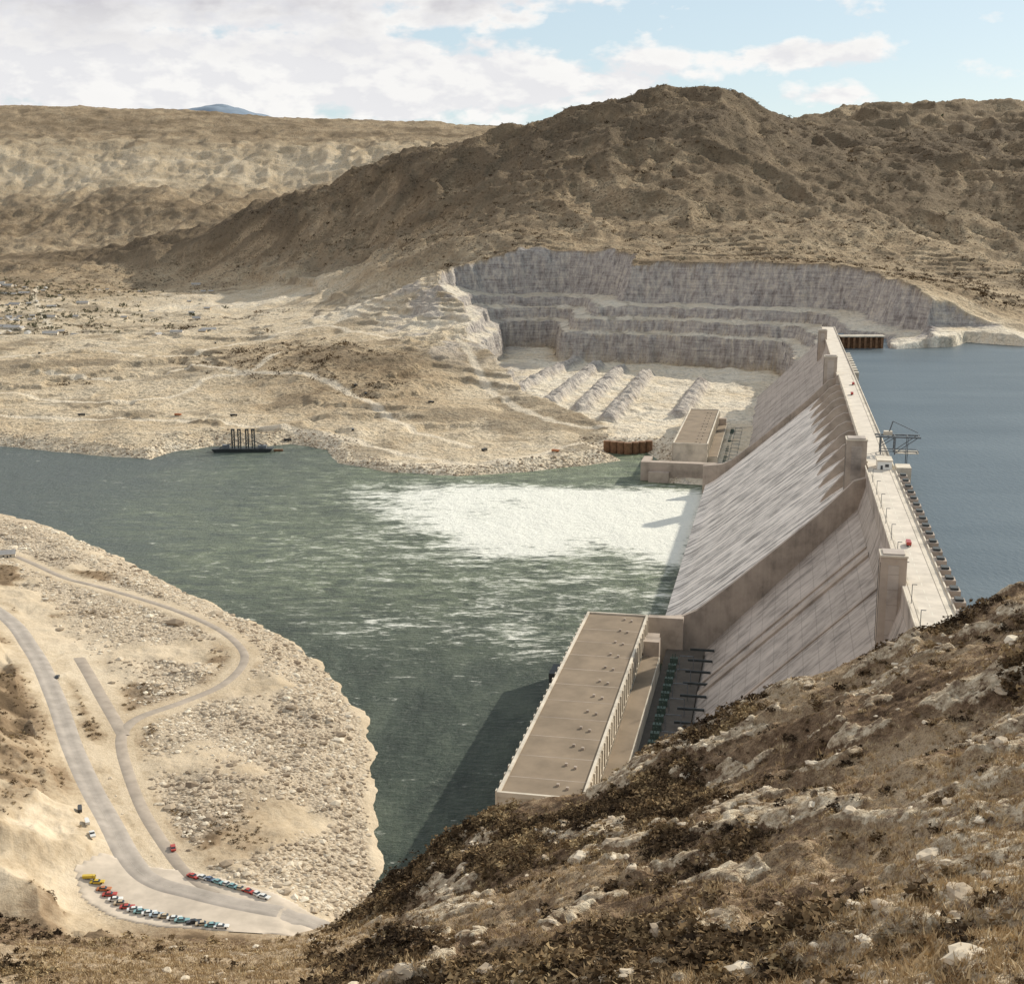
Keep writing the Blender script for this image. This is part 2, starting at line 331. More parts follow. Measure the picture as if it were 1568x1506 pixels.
def far_z(X,Y,full=False):
    z,pale,rk=rf(X,Y); S=X/Y
    hill=sst(2750,3900,Y)*.8+.06; hill=hill*np.where(z>90,1,.35)*(.75+.25*sst(-.3,-.05,S))
    wx=X+60*fbm(X,Y,400,3,5); wy=Y+60*fbm(X,Y,400,3,9)
    rg=ridged(wx,wy*.7,430,6,3); rg2=ridged(wx,wy*.8,140,5,40)
    damp=1-.55*sst(8500,9500,Y)
    z=z+hill*damp*(rg*44+rg2*38-12)
    z=z+fbm(X,Y,60,5,21)*np.where(Y<3000,4.5,5)
    q=(z+26*fbm(X,Y,220,4,6))/24; fr=q-np.floor(q); dz=(sst(.3,.72,fr)-fr)*24
    z=np.where((Y>3000),z+dz*np.clip(rk*1.3,0,1)*.5*sst(-.4,.5,fbm(X,Y,260,3,8)),z)
    flat_=(pale>.25)*sst(3500,3200,Y)*sst(1700,1800,Y)*sst(-.45,.35,fbm(X,Y,210,3,15))
    q=(z+11*fbm(X,Y,200,4,16))/11; fr=q-np.floor(q); z=z+(sst(.35,.6,fr)-fr)*11*.6*flat_
    rocky=sst(560,640,784+2000*S)*sst(860,760,784+2000*S)*sst(2150,2400,Y)*sst(3100,2950,Y)
    z=z+flat_*(ridged(X,Y,45,4,78)*2.5)+rocky*(ridged(X,Y,50,4,79)*9)
    cliffn=9*fbm(X,Y,90,4,55)+4.5*fbm(X,Y,16,3,56)
    dp=-polysd(PIT,X,Y)+cliffn; dq=np.maximum(dp-3,0)
    cutz=15+np.interp(dq,BX,BY)
    side=sst(600,770,784+2000*S)
    cutz=cutz+(1-side)*np.maximum(dp,0)*.35
    sr=-polysd(RES,X,Y); srn=sr+.6*cliffn
    resz=115+np.where(sr>0,np.interp(srn,[0,6,60,72,130,3000],[0,16,22,72,84,3200]),sr*.6)
    cutm=sst(-2,6,z-cutz)*(dp<330); cutm2=sst(-2,6,z-resz)*(sr<130)*sst(20,60,srn)
    z=np.minimum(z,cutz+fbm(X,Y,30,5,61)*3.0)
    mm=np.zeros_like(X)
    for ml in MOUNDS:
        md=linedist(ml,X,Y); z=np.maximum(z,np.minimum(15+19-md*1.1,27)+fbm(X,Y,12,4,99)*4-1); mm=np.maximum(mm,sst(20,10,md))
    z=np.minimum(z,resz+fbm(X,Y,20,3,81)*1.5)
    sd=-polysd(RIVER,X,Y); z=np.minimum(z,.42*(sd+3*fbm(X,Y,30,4,83)))
    if not full: return z
    riv=sst(42,10,sd)
    pale=pale+(.72-pale)*riv*(pale<.72)
    pale=pale+(.86-pale)*sst(10,-20,dp)
    ledge=np.interp(dq,[0,8,11,31,34,41,44,75,78,85,90,132,140],[0,0,1,1,0,0,1,1,0,0,1,1,0])
    pale=np.where(cutm*ledge>.3,np.maximum(pale,.9),pale)  # bench tops painted paler, standing in for sunlight on them
    wallish=np.maximum(np.maximum(cutm*sst(0,6,dp)*(1-.85*ledge),cutm2),mm*.85)
    wallish=np.maximum(wallish,rocky*.7*sst(-.2,.4,fbm(X,Y,60,4,80)))
    tr=np.zeros_like(X)
    for l in TRACKS: tr=np.maximum(tr,sst(9,4,(linedist(l,X,Y)+2*fbm(X,Y,20,2,3))/np.maximum(1,Y/3500)))
    sres=sst(55,5,sr)*(sr>0)
    pale=np.maximum(pale,sres*.85)
    crag=sst(.0,.5,rg2+.5*fbm(X,Y,300,3,7)+.5*(rk-.3))*(Y>3000)*np.clip(rk*1.6+.1,0,1)
    gully=sst(.05,-.35,rg2)*sst(.0,.4,fbm(X,Y,180,3,12)+.2)*(Y>3100)*(pale<.5)*.7
    edge=flat_*sst(.35,.45,fr)*sst(.62,.52,fr)*sst(-.3,.3,fbm(X,Y,120,3,17))
    scrub=sst(.2,.5,fbm(X,Y,np.where(Y<3400,110.,200.),5,66))*(pale<.7)*.55*np.where((Y>6500)&(pale>.45),.2,1)
    return z,pale,np.clip(wallish,0,1),tr*.85,np.clip(np.maximum.reduce([crag*.9,edge*.6,scrub,gully]),0,1)
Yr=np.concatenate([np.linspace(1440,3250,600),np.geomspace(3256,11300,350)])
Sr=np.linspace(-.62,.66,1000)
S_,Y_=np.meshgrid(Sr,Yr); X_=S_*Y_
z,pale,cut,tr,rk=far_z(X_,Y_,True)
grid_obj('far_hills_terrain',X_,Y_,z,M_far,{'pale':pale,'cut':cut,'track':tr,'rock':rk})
# ================= NEAR LEFT BANK =================
nc=[]
for u,v,zz,pl in ((375,1000,14,.6),(300,950,13,.6),(160,895,14,.65),(50,858,16,.65),(-100,830,18,.6),(-400,780,20,.6),(200,1100,16,.55),(180,1140,16,.6),(230,1260,18,.6),(480,1395,18,.7),(300,1360,19,.7),(200,1320,20,.7),
 (45,990,22,.7),(0,940,24,.65),(-200,860,30,.5),(110,1150,21,.65),(80,1060,21,.65),(150,1230,21,.65),(450,1150,9,.6),(480,1250,9,.6),(400,1200,15,.5),(350,1280,17,.38),(-60,1000,34,.5),(-60,1100,44,.3),(20,1110,30,.25),(50,1180,30,.3),
 (0,1200,44,.6),(60,1260,38,.75),(90,1330,27,.75),(100,1390,23,.65),(0,1340,44,.75),(-100,1300,70,.5),(-300,1200,90,.3),(-400,1000,80,.3),(-300,1450,120,.3),(0,1420,46,.3),(250,1430,22,.3),(470,1430,18,.4),(0,1500,80,.2),(300,1500,60,.2)):
    p=CZ(u,v,zz); nc.append((p,pl))
rn=RBF([p[0][:2] for p in nc],[(p[0][2],p[1]) for p in nc],.03)
NEARLAND=[U(*p,0) for p in ((-900,712),(-300,748),(0,785),(60,800),(150,836),(240,882),(350,936),(440,976),(508,1030),(560,1110),(572,1150),(565,1230),(573,1300),(590,1370),(640,1450),(640,1800),(-1500,1800))]
HWY=smoothline([U(u,v,zz) for u,v,zz in ((-250,820,30),(-120,868,28),(0,938,24),(45,990,22),(80,1060,21),(112,1150,21),(150,1230,21),(205,1325,20),(300,1368,19),(400,1392,18),(500,1402,18))],8)
ACC=smoothline([U(u,v,zz) for u,v,zz in ((10,845,16),(50,862,16),(100,885,15),(160,900,14),(260,930,13),(330,958,14),(368,990,14),(372,1015,14),(340,1045,14),(280,1070,15),(215,1095,16),(188,1120,16),(186,1150,16),(205,1210,17),(235,1270,18),(290,1340,19),(330,1368,19))],8)
TRK=smoothline([U(u,v,zz) for u,v,zz in ((120,1005,19),(140,1040,18),(165,1085,17),(188,1125,16))],6)
def near_z(X,Y,full=False):
    z,pale=rn(X,Y)
    rd=np.minimum(np.minimum(linedist(HWY,X,Y),linedist(ACC,X,Y)),linedist(TRK,X,Y))
    park=polysd(PARK,X,Y)
    flat=np.minimum(sst(6,22,rd),sst(2,-14,park))
    sd=polysd(NEARLAND,X,Y)
    z=z+flat*(fbm(X,Y,25,5,31)*2.2+ridged(X,Y,45,5,8)*np.where(z>26,7,1.0))
    z=np.minimum(z,.34*(sd+4*fbm(X,Y,22,5,33)))
    if not full: return z
    rip=sst(0,6,sd)*sst(7,14,rd)*sst(0,-6,park)*np.where(z<19.5,1,0)*sst(-.4,.15,fbm(X,Y,60,4,44)+.45)
    rip=rip*sst(150,95,sd)
    pale=pale-.5*sst(.2,.65,fbm(X,Y,38,4,47))*flat*sst(20,60,sd)-.12*(rd<16)*(rd>7)*sst(-.2,.4,fbm(X,Y,12,3,48))-.3*sst(24,34,z)*sst(-.1,.5,ridged(X,Y,30,4,50))
    return z,pale,rip,rd,sd
PARK=[U(*p,19.5) for p in ((118,1345),(160,1318),(205,1322),(290,1330),(420,1362),(492,1385),(490,1420),(380,1428),(250,1420),(180,1402),(125,1375))]
Yr=np.linspace(380,1420,560); Sr=np.linspace(-.62,.05,520); S_,Y_=np.meshgrid(Sr,Yr); X_=S_*Y_
z,pale,rip,rd,sd=near_z(X_,Y_,True)
grid_obj('riverbank_terrain',X_,Y_,z,M_near,{'pale':pale,'rip':rip})
def ribbon(name,line,w,zf,off,mat,nc_=5):
    p=np.array(line); d=np.gradient(p,axis=0); d/=np.linalg.norm(d,axis=1)[:,None]; nn=np.stack([-d[:,1],d[:,0]],1)
    k=np.linspace(-.5,.5,nc_)
    XX=p[:,0][:,None]+nn[:,0][:,None]*k*w; YY=p[:,1][:,None]+nn[:,1][:,None]*k*w
    ZC=zf(p[:,0].copy(),p[:,1].copy()); ZZ=np.maximum(zf(XX,YY),ZC[:,None])+off
    ZZ[:,0]-=off+.5; ZZ[:,-1]-=off+.5
    return grid_obj(name,XX,YY,ZZ,mat)
ribbon('highway',HWY,12.5,near_z,.5,M_asph,7)
ribbon('highway_centre_line',HWY,.45,near_z,.56,M_line,3)
ribbon('access_road',ACC,7.5,near_z,.42,M_gravel)
ribbon('gravel_track',TRK,9,near_z,.38,M_gravel)
gx=np.array(PARK); xs=np.linspace(gx[:,0].min(),gx[:,0].max(),60); ys=np.linspace(gx[:,1].min(),gx[:,1].max(),60)
PX,PY=np.meshgrid(xs,ys); sdp=polysd(PARK,PX,PY)
PZ=np.where(sdp>-1,near_z(PX,PY)+.33,near_z(PX,PY)-1.5); grid_obj('parking_area',PX,PY,PZ,simple('parking_gravel',(.52,.44,.35),.95,.2,.08))
# ================= FOREGROUND HILL =================
SIL=[(-700,1150,560),(-200,1330,540),(0,1400,505),(120,1430,500),(250,1438,505),(380,1442,510),(480,1428,520),(590,1352,560),(680,1295,558),(760,1252,555),(880,1217,550),(1000,1152,545),(1100,1098,540),(1200,1053,530),(1300,1012,520),(1400,965,510),(1500,922,500),(1568,897,495),(1800,810,470),(2100,700,440)]
fc=[C(*p) for p in SIL]
for p in ((-400,1505,340),(0,1505,330),(250,1505,315),(0,1450,420),(200,1465,420),(400,1478,390),(500,1505,295),(560,1440,400),(700,1505,262),(720,1400,385),(700,1340,470),(850,1505,235),(850,1350,400),(860,1270,490),(1000,1505,212),(1000,1380,310),(1000,1250,430),
 (1150,1505,192),(1150,1300,335),(1150,1180,440),(1300,1505,175),(1300,1300,290),(1300,1120,420),(1450,1505,160),(1450,1280,270),(1450,1080,400),(1568,1505,150),(1568,1280,250),(1568,1020,400),(1800,1505,140),(1800,1200,240),(2100,1400,140),(2100,1000,260)): fc.append(C(*p))
for s,zz in ((-.6,195),(-.3,202),(0,207),(.2,212),(.4,216),(.62,225)): fc.append((s*125,125,zz))
rfo=RBF([p[:2] for p in fc],[(p[2],) for p in fc],.05)
silp=np.array([C(*p) for p in SIL]); sils=silp[:,0]/silp[:,1]
def fore_z(X,Y,full=False):
    ys=np.interp(X/Y,sils,silp[:,1]); Yc=np.clip(Y,125,ys); Xc=X*Yc/Y
    z=rfo(Xc,Yc)[0]-.72*np.maximum(0,Y-ys)
    zn=296.5-(296.5-z)*np.clip((Y-3)/122,0,1)**.6
    z=np.where(Y<125,zn,z)
    am=sst(60,160,Y)
    left=sst(-.16,-.08,X/Y)
    r1=ridged(X+.5*Y,Y,70,5,12); r2=ridged(X-.3*Y,Y,22,4,14)
    f1=fbm(X,Y,35,5,15)
    am2=am*(.3+.7*left)
    z=z+am2*(r1*5.2+r2*2.3+f1*4.2-1.5)
    out=sst(.3,.6,fbm(X+Y*.4,Y,18,4,18)+.42*r2); z=z+am2*out*2.0
    if not full: return z
    return z,out*left,sst(-.3,.6,fbm(X,Y,90,3,19)+.8*(sst(.2,.36,X/Y)*sst(380,200,Y)+(X/Y<-.1)*.9)),f1
Yr=np.concatenate([np.linspace(3,140,50),np.linspace(142,700,680)]); Sr=np.linspace(-.62,.62,900); S_,Y_=np.meshgrid(Sr,Yr); X_=S_*Y_
z,out,grs,f1=fore_z(X_,Y_,True)
grid_obj('foreground_hillside',X_,Y_,z,M_fore,{'rock':out,'grass':grs})
# shrubs
N=100000; s=rng.uniform(-.45,.45,N); Y=np.sqrt(rng.uniform(130**2,590**2,N)); X=s*Y
z,out,grs,f1=fore_z(X,Y,True); dens=fbm(X+.3*Y,Y,45,4,71)
keep=(rng.uniform(0,1,N)<np.clip(.17+1.0*dens-.4*out-.12*grs,0.03,.8))&(z>22)
ys=np.interp(X/Y,sils,silp[:,1]); keep&=(Y<ys+12)
keep&=(rng.uniform(0,1,N)<np.where(X/Y<-.17,.22,1))
X,Y,z,dn=X[keep],Y[keep],z[keep],dens[keep]; n=len(X); sc=rng.lognormal(-.15,.5,n)*(1+.8*np.clip(dn,0,1)); sc=np.clip(sc,.25,3)
tt=np.clip(rng.normal(.45,.25,n)+.35*fbm(X,Y,30,2,88),0,1)
scatter('sagebrush',[shrub_temp(i,56,1.1) for i in range(7)],np.stack([X,Y,z-.15],1),np.stack([sc*1.25,sc*1.25,sc*rng.uniform(.7,1.1,n)],1),rng.uniform(0,6.28,n),M_shrub,tt)
# bunchgrass
N=60000; s=rng.uniform(-.42,.44,N); Y=130*np.exp(rng.uniform(0,math.log(500/130),N)); X=s*Y
z,out,grs,f1=fore_z(X,Y,True); keep=(rng.uniform(0,1,N)<np.clip(.3+.55*grs-.3*out,0,1))&(z>24); ys=np.interp(X/Y,sils,silp[:,1]); keep&=(Y<ys+5)
X,Y,z=X[keep],Y[keep],z[keep]; n=len(X); sc=rng.lognormal(-.15,.35,n)
scatter('dry_grass',[tuft_temp(i) for i in range(6)],np.stack([X,Y,z-.05],1),np.stack([sc*1.2,sc*1.2,sc*.9],1),rng.uniform(0,6.28,n),M_grass,np.clip(rng.normal(.5,.28,n),0,1))
N=7000; s=rng.uniform(-.3,.5,N); Y=np.sqrt(rng.uniform(130**2,590**2,N)); X=s*Y
z,out,grs,f1=fore_z(X,Y,True); keep=(rng.uniform(0,1,N)<.08+.55*out)&(z>20); X,Y,z=X[keep],Y[keep],z[keep]; n=len(X); sc=rng.lognormal(-.5,.6,n).clip(.2,2.2)
scatter('hillside_boulders',[rock_temp(2,i) for i in range(5)],np.stack([X,Y,z-.1],1),np.stack([sc*1.4,sc,sc*.8],1),rng.uniform(0,6.28,n),M_rock,rng.uniform(.1,.9,n))
# riprap near
N=60000; Y=rng.uniform(480,1250,N); X=rng.uniform(-.45,.0,N)*Y
z,pale,rip,rd,sd=near_z(X,Y,True); keep=(rng.uniform(0,1,N)<rip*.75)&(sd>0); X,Y,z=X[keep],Y[keep],z[keep]; n=len(X); sc=rng.lognormal(-.35,.5,n)*1.05
scatter('riprap_rocks',[rock_temp(1,i) for i in range(6)],np.stack([X,Y,z],1),np.stack([sc*1.2,sc,sc*.9],1),rng.uniform(0,6.28,n),M_rock,np.clip(rng.uniform(.1,1,n)+.25*fbm(X,Y,40,3,49),0,1))
# bank scrub
N=8000; Y=rng.uniform(480,1100,N); X=rng.uniform(-.45,.0,N)*Y
z,pale,rip,rd,sd=near_z(X,Y,True); keep=(pale<.45)&(sd>8)&(rd>10)&(polysd(PARK,X,Y)<-4); X,Y,z=X[keep],Y[keep],z[keep]; n=len(X); sc=rng.lognormal(-.2,.35,n)
scatter('bank_scrub',[shrub_temp(i+40,50) for i in range(4)],np.stack([X,Y,z-.1],1),np.stack([sc*1.3,sc*1.3,sc],1),rng.uniform(0,6.28,n),M_shrub,rng.uniform(.3,1,n))
# riprap far
N=40000; Y=rng.uniform(1450,1850,N); X=rng.uniform(-.42,.13,N)*Y
sd=-polysd(RIVER,X,Y); keep=(sd>1)&(sd<rng.uniform(5,45,N)); X,Y=X[keep][:12000],Y[keep][:12000]; z=far_z(X,Y); n=len(X); sc=rng.lognormal(.1,.35,n)
scatter('shoreline_rocks',[rock_temp(1,i+9) for i in range(6)],np.stack([X,Y,z],1),np.stack([sc*1.3,sc,sc],1),rng.uniform(0,6.28,n),M_rock,rng.uniform(.0,.9,n))
# distant shrubs on hills
N=30000; Y=rng.uniform(1750,5200,N); X=rng.uniform(-.42,.45,N)*Y; z,pale,cut_,tr_,rk_=far_z(X,Y,True)
keep=(pale+.3*fbm(X,Y,200,4,5)<.42)&(cut_<.1)&(z>24)&(polysd(RES,X,Y)<-40)&(polysd(PIT,X,Y)<-30); X,Y,z=X[keep],Y[keep],z[keep]; n=len(X); sc=rng.lognormal(.85,.5,n)
scatter('distant_shrubs',[shrub_temp(i+20,30) for i in range(4)],np.stack([X,Y,z-.2],1),np.stack([sc*1.4,sc*1.4,sc],1),rng.uniform(0,6.28,n),M_shrub,rng.uniform(0,.6,n))
# ================= WATER =================
Yr=np.linspace(330,2000,420); Sr=np.linspace(-.62,.4,420); S_,Y_=np.meshgrid(Sr,Yr); X_=S_*Y_
rx=X_-A0[0]; ry=Y_-A0[1]; nn=rx*DN[0]+ry*DN[1]; ss=rx*DE[0]+ry*DE[1]
wob=38*fbm(X_,Y_,90,4,91)
prof=sst(-720,-300,nn+wob*2)
fo=prof*sst(60+(-140-nn)*.3,330+(-140-nn)*.15,ss+wob)*sst(640,500,ss+wob*.6)
core=sst(-540,-300,nn+wob*1.6)*sst(-128,-150,nn)*sst(170,310,ss+wob*.8)*sst(575,500,ss+wob*.3)
foam=np.clip(.56*fo+.95*core,0,1.7)
strip=sst(-190,-150,nn)*sst(0,30,ss)*sst(600,560,ss)*.5
str2=(sst(-560,-300,nn)*sst(-130,-200,nn)*sst(-130,40,ss)*sst(330,200,ss))*(.42+.25*fbm(X_,Y_,60,3,95))
ex=(sst(-760,-350,nn+wob)*sst(-150,-180,nn)*sst(-20,160,ss)*sst(500,250,ss))*(.42+.2*fbm(X_,Y_,90,3,98))
foam=np.maximum.reduce([foam,strip,str2,ex,.0+.16*fbm(X_,Y_,200,3,96)])
turb=np.clip(sst(-950,-330,nn+wob*3)*sst(-150,250,ss+wob)*.95,0,1)
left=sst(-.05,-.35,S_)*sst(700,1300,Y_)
grid_obj('river_water',X_,Y_,X_*0,M_w,{'foam':foam,'turb':turb,'left':left})
pts=[D(-800,8),D(1300,8),D(1500,3000),D(-800,3000)]
raw_mesh('reservoir_water',[(x,y,115) for x,y in pts],[0,3,2,1],4,[M_res],None,False)
# ================= DAM =================
def empty(name,loc=(A0[0],A0[1],0),rot=DROT):
    e=bpy.data.objects.new(name,None); e.location=loc; e.rotation_euler=(0,0,rot); scene.collection.objects.link(e); return e
def part(name,verts,faces,mat,parent,bevel=0):
    me=bpy.data.meshes.new(name); me.from_pydata([tuple(v) for v in verts],[],faces); 
    bm=bmesh.new(); bm.from_mesh(me); bmesh.ops.recalc_face_normals(bm,faces=bm.faces)
    bm.to_mesh(me); bm.free(); me.materials.append(mat)
    o=bpy.data.objects.new(name,me); scene.collection.objects.link(o); o.parent=parent; return o
def prism(name,prof,s0,s1,mat,parent,shear=0):
    n=len(prof); v=[(x,s0+shear*x,z) for x,z in prof]+[(x,s1+shear*x,z) for x,z in prof]
    f=[[i,(i+1)%n,n+(i+1)%n,n+i] for i in range(n)]+[list(range(n))[::-1],list(range(n,2*n))]
    return part(name,v,f,mat,parent)
BOXF=[[0,1,2,3],[4,7,6,5],[0,4,5,1],[1,5,6,2],[2,6,7,3],[3,7,4,0]]
def boxes(name,lst,mat,parent,shear=0):
    v=[];f=[]
    for (x0,x1,y0,y1,z0,z1) in lst:
        k=len(v); v+=[(x0,y0+shear*x0,z0),(x1,y0+shear*x1,z0),(x1,y1+shear*x1,z0),(x0,y1+shear*x0,z0),(x0,y0+shear*x0,z1),(x1,y0+shear*x1,z1),(x1,y1+shear*x1,z1),(x0,y1+shear*x0,z1)]
        f+=[[k+i for i in q] for q in BOXF]
    return part(name,v,f,mat,parent)
dam=empty('concrete_dam')
NO=[(0,130),(0,120),(-5,104),(-103,8),(-103,-20),(20,-20),(20,130)]
prism('abutment_section_near',NO,-520,26,M_con,dam)
prism('abutment_section_far',NO,585,1240,M_con,dam)
SP=[(20,100),(12,110),(4,113),(-4,112.5),(-12,108.5),(-20,102.5),(-30,94),(-60,69),(-90,44),(-110,27.5),(-120,20),(-127,14.5),(-133,11),(-137,9),(-137,-15),(20,-15)]
SHR=.33
prism('spillway',SP,20,588,M_spill,dam,SHR)
M_con2=mat_concrete('training_wall_concrete',(.4,.33,.27),.4,False)
def twall(name,s0,th):
    tp=[(8,128),(-8,124),(-20,112),(-30,102),(-60,76.5),(-90,51.5),(-110,36),(-120,32),(-140,31)]
    prism(name,tp+[(-140,-15),(8,-15)],s0,s0+th,M_con2,dam,SHR)
twall('training_wall_near',14,5); twall('training_wall_far',588,5)
n_g=11; span=(588-20)/n_g
pp=[(18,100),(18,125),(-2,125),(-9,121),(-16,113),(-24,103),(-28,95.7),(-28,93)]
for i in range(1,n_g):
    s0=20+span*i-2.2; prism('pier_%d'%i,pp,s0,s0+4.4,M_con2,dam,0)
boxes('bridge_deck',[(2.2,19,26,585,127,130)],M_deck,dam)
hv=[]
for i in range(n_g):
    a0=20+span*i; 
    for k in range(8):
        y0=a0+span*k/8; y1=a0+span*(k+1)/8; t=abs((k+.5)/8-.5)*2; hv.append((2.6,4.2,y0,y1,127-1-6*t*t,127.0))
boxes('bridge_arches',hv,M_con2,dam)
boxes('crest_roadway',[(1.2,18.8,-515,26,130.0,130.06),(1.2,18.8,585,1235,130.0,130.06)],M_deck,dam)
boxes('parapets',[(0,.7,-515,-276,130,131.3),(0,.7,-260,34,130,131.3),(2.2,2.9,50,585,130,131.3),(0,.7,590,1235,130,131.3),(19.3,20,-515,1235,130,131.3)],M_conl,dam)
boxes('kerbs',[(2.9,4.0,-515,26,130.06,130.3),(16.0,19.3,-515,585,130.06,130.3)],M_conl,dam)
boxes('road_centre_line',[(9.4,9.7,-510+i*12,-504+i*12,130.065,130.08) for i in range(44)],M_line,dam)
boxes('lamp_standards',[(1.8,2.1,-500+i*40,-499.7+i*40,130,139) for i in range(13)]+[(2.1,4,-500+i*40,-499.7+i*40,138.7,139) for i in range(13)],M_grey,dam)
lst=[];d2=[]
for i in range(24):
    s=-430+i*18.5; lst.append((20,25.5,s,s+8,100,131.8)); lst.append((20.2,22,s+8,s+18.5,100,126)); d2.append((21,24.6,s+1.5,s+6.5,131.8,132.9))
boxes('intake_gate_blocks',lst,M_con2,dam); boxes('gate_hoists',d2,M_dark,dam)
boxes('intake_gate_blocks_far',[(20,25,600+i*26,610+i*26,100,131.5) for i in range(9)],M_conl,dam)
def tower(name,s0,s1,n0,n1,zt,zb,par):
    boxes(name+'_shaft',[(n0,n1,s0,s1,zb,zt)],M_con2,par)
    boxes(name+'_cornice',[(n0-.4,n1+.4,s0-.4,s1+.4,zt,zt+.9)],M_conl,par)
    boxes(name+'_groove',[(n0+3.5,n1-3.5,s0-.25,s0,zb,zt-4)],M_con,par)
    boxes(name+'_side_strips',[(n0-.2,n0,s0+1.5,s0+2.2,zb,zt-3),(n0-.2,n0,s1-2.2,s1-1.5,zb,zt-3)],M_dark,par)
    boxes(name+'_roof',[(n0+1,n1-1,s0+1,s1-1,zt+.9,zt+1.6)],M_con,par)
tower('elevator_tower_near',-271,-259,-10,2,143.5,60,dam)
tower('elevator_tower_mid',36,50,-13,1,148,60,dam)
tower('elevator_tower_far',600,614,-13,1,148,60,dam)
tower('elevator_tower_end',1010,1022,-10,2,143,60,dam)
def rib(s0,w,h,k):
    P=[(-5,104+h),(-103,8+h),(-103,6),(-5,102)]
    prism('face_rib_%d'%k,P,s0,s0+w,M_con2,dam)
rib(-118,8,2.0,1); rib(-97,2.5,1.5,2); rib(-190,2.5,1.2,3)
boxes('penstock_brackets',[(-112,-96,-310+i*22,-308.8+i*22,15,16.4) for i in range(13)],M_dark,dam)
boxes('cross_wall',[(-142,-118,-34,-28,-10,33)],M_con2,dam)
def powerhouse(name,s0,s1):
    e=empty(name)
    boxes('main_hall',[(-181,-141,s0,s1,-12,37.2)],M_conl,e)
    boxes('roof',[(-180,-142,s0+1,s1-1,37.2,38)],M_roof,e)
    boxes('roof_joints',[(-180,-142,s0+20+i*26,s0+20.5+i*26,38,38.03) for i in range(int((s1-s0)/26)-1)],M_con2,e)
    boxes('roof_parapet',[(-181.6,-180,s0-.5,s1+.5,36.6,39.0),(-142,-140.6,s0-.5,s1+.5,36.6,39),(-180,-142,s1-1,s1+.5,36.6,39),(-180,-142,s0-.5,s0+1,36.6,39)],M_conl,e)
    L=int((s1-s0)/9.6); boxes('pilasters',[(-182.8,-181.6,s0+2+i*9.6,s0+4.6+i*9.6,0,38.4) for i in range(L)]+[(-140.6,-139.8,s0+2+i*9.6,s0+3.4+i*9.6,25,38) for i in range(L)],M_conl,e)
    boxes('window_bays',[(-181.15,-181,s0+6.5+i*9.6,s0+11+i*9.6,10,32) for i in range(L-1)]+[(-141,-140.85,s0+5.5+i*9.6,s0+10+i*9.6,27,31) for i in range(L-1)],M_glass,e)
    v=[]
    L=int((s1-s0)/24)
    for i in range(L):
        y=s0+10+i*24
        for x,dy in ((-150,0),(-155,3)): v.append((x-.7,x+.7,y+dy,y+dy+1.5,38,39.2))
    boxes('roof_vents',v,M_con2,e)
    boxes('service_annex',[(-140.6,-129,s0+8,s1-35,-5,22)],M_conl,e)
    boxes('annex_roof',[(-140,-129.6,s0+9,s1-36,22,22.5)],M_roof,e)
    boxes('crane_bay',[(-140.6,-130,s1-32,s1-22,-5,31),(-140.6,-132,s1-14,s1-4,-5,28)],M_con2,e)
    boxes('transformer_deck',[(-129,-103.2,s0-40,s1+15,-5,11)],simple(name+'_deck_dark',(.1,.085,.07),.9),e)
    tv=[]
    for i in range(int((s1-s0)/13)):
        y=s0+i*13; tv+= [(-124,-119,y,y+4,11,15),(-122.5,-122,y+1,y+1.6,15,18),(-121,-120.5,y+2,y+2.6,15,18)]
    boxes('transformers',tv,simple(name+'_green_paint',(.07,.1,.08),.6),e)
    tv=[]
    for i in range(int((s1-s0)/26)):
        y=s0+i*26; tv+=[(-117,-116.6,y,y+.4,11,22),(-108,-107.6,y,y+.4,11,22),(-117,-107.6,y,y+.4,21.5,22)]
    boxes('switchyard_frames',tv,M_grey,e)
    return e
powerhouse('left_powerhouse',-338,-49)
powerhouse('right_powerhouse',640,925)
w=empty('retaining_wall')
boxes('wall',[(-215,-120,600,612,-15,22),(-215,-205,612,640,-15,22),(-205,-181.3,590,600,-15,12)],M_con2,w)
g=empty('tailrace_gantry'); boxes('frame',[(-192,-184,-140,-136,-5,24),(-192,-184,-128,-124,-5,24),(-192,-184,-141,-123,24,26.5)],M_dark,g)
h=empty('hoist_house'); boxes('walls',[(8,17.5,26,42,130.1,136)],M_white,h); boxes('roof',[(7.4,18.1,25.4,42.6,136,136.8)],M_conl,h); boxes('door_and_windows',[(10,11.5,25.85,26,130.3,133),(13,15.5,25.85,26,132,134)],M_glass,h); boxes('upstream_annex',[(20.2,30,20,36,110,133)],M_conl,h)
def beam(v,f,p,q,w):
    p=Vector(p);q=Vector(q);d=(q-p).normalized();a=d.cross(Vector((0,0,1)));a=a if a.length>.1 else Vector((1,0,0));a.normalize();b=d.cross(a)
    k=len(v)
    for r in (p,q):
        for sx,sy in ((-1,-1),(1,-1),(1,1),(-1,1)): v.append(r+a*sx*w/2+b*sy*w/2)
    f+=[[k+i for i in q_] for q_ in BOXF]
cr=empty('gantry_crane'); v=[];f=[]
for y in (88,99):
    for x in (14,24):
        beam(v,f,(x,y,130),(x,y,143),.8)
    beam(v,f,(10,y,143),(42,y,143),1.1); beam(v,f,(14,y,136),(24,y,143),.5); beam(v,f,(24,y,131),(40,y,143),.5); beam(v,f,(14,y,132.5),(40,y,132.5),.6)
for x in (14,24,33,41): beam(v,f,(x,88,143),(x,99,143),.7); beam(v,f,(x,88,132.5),(x,99,132.5),.6)
beam(v,f,(33,88,118),(33,88,143),.5);beam(v,f,(33,99,118),(33,99,143),.5);beam(v,f,(19,93,143),(22,93,154),.8);beam(v,f,(22,93,154),(40,93,146),.5)
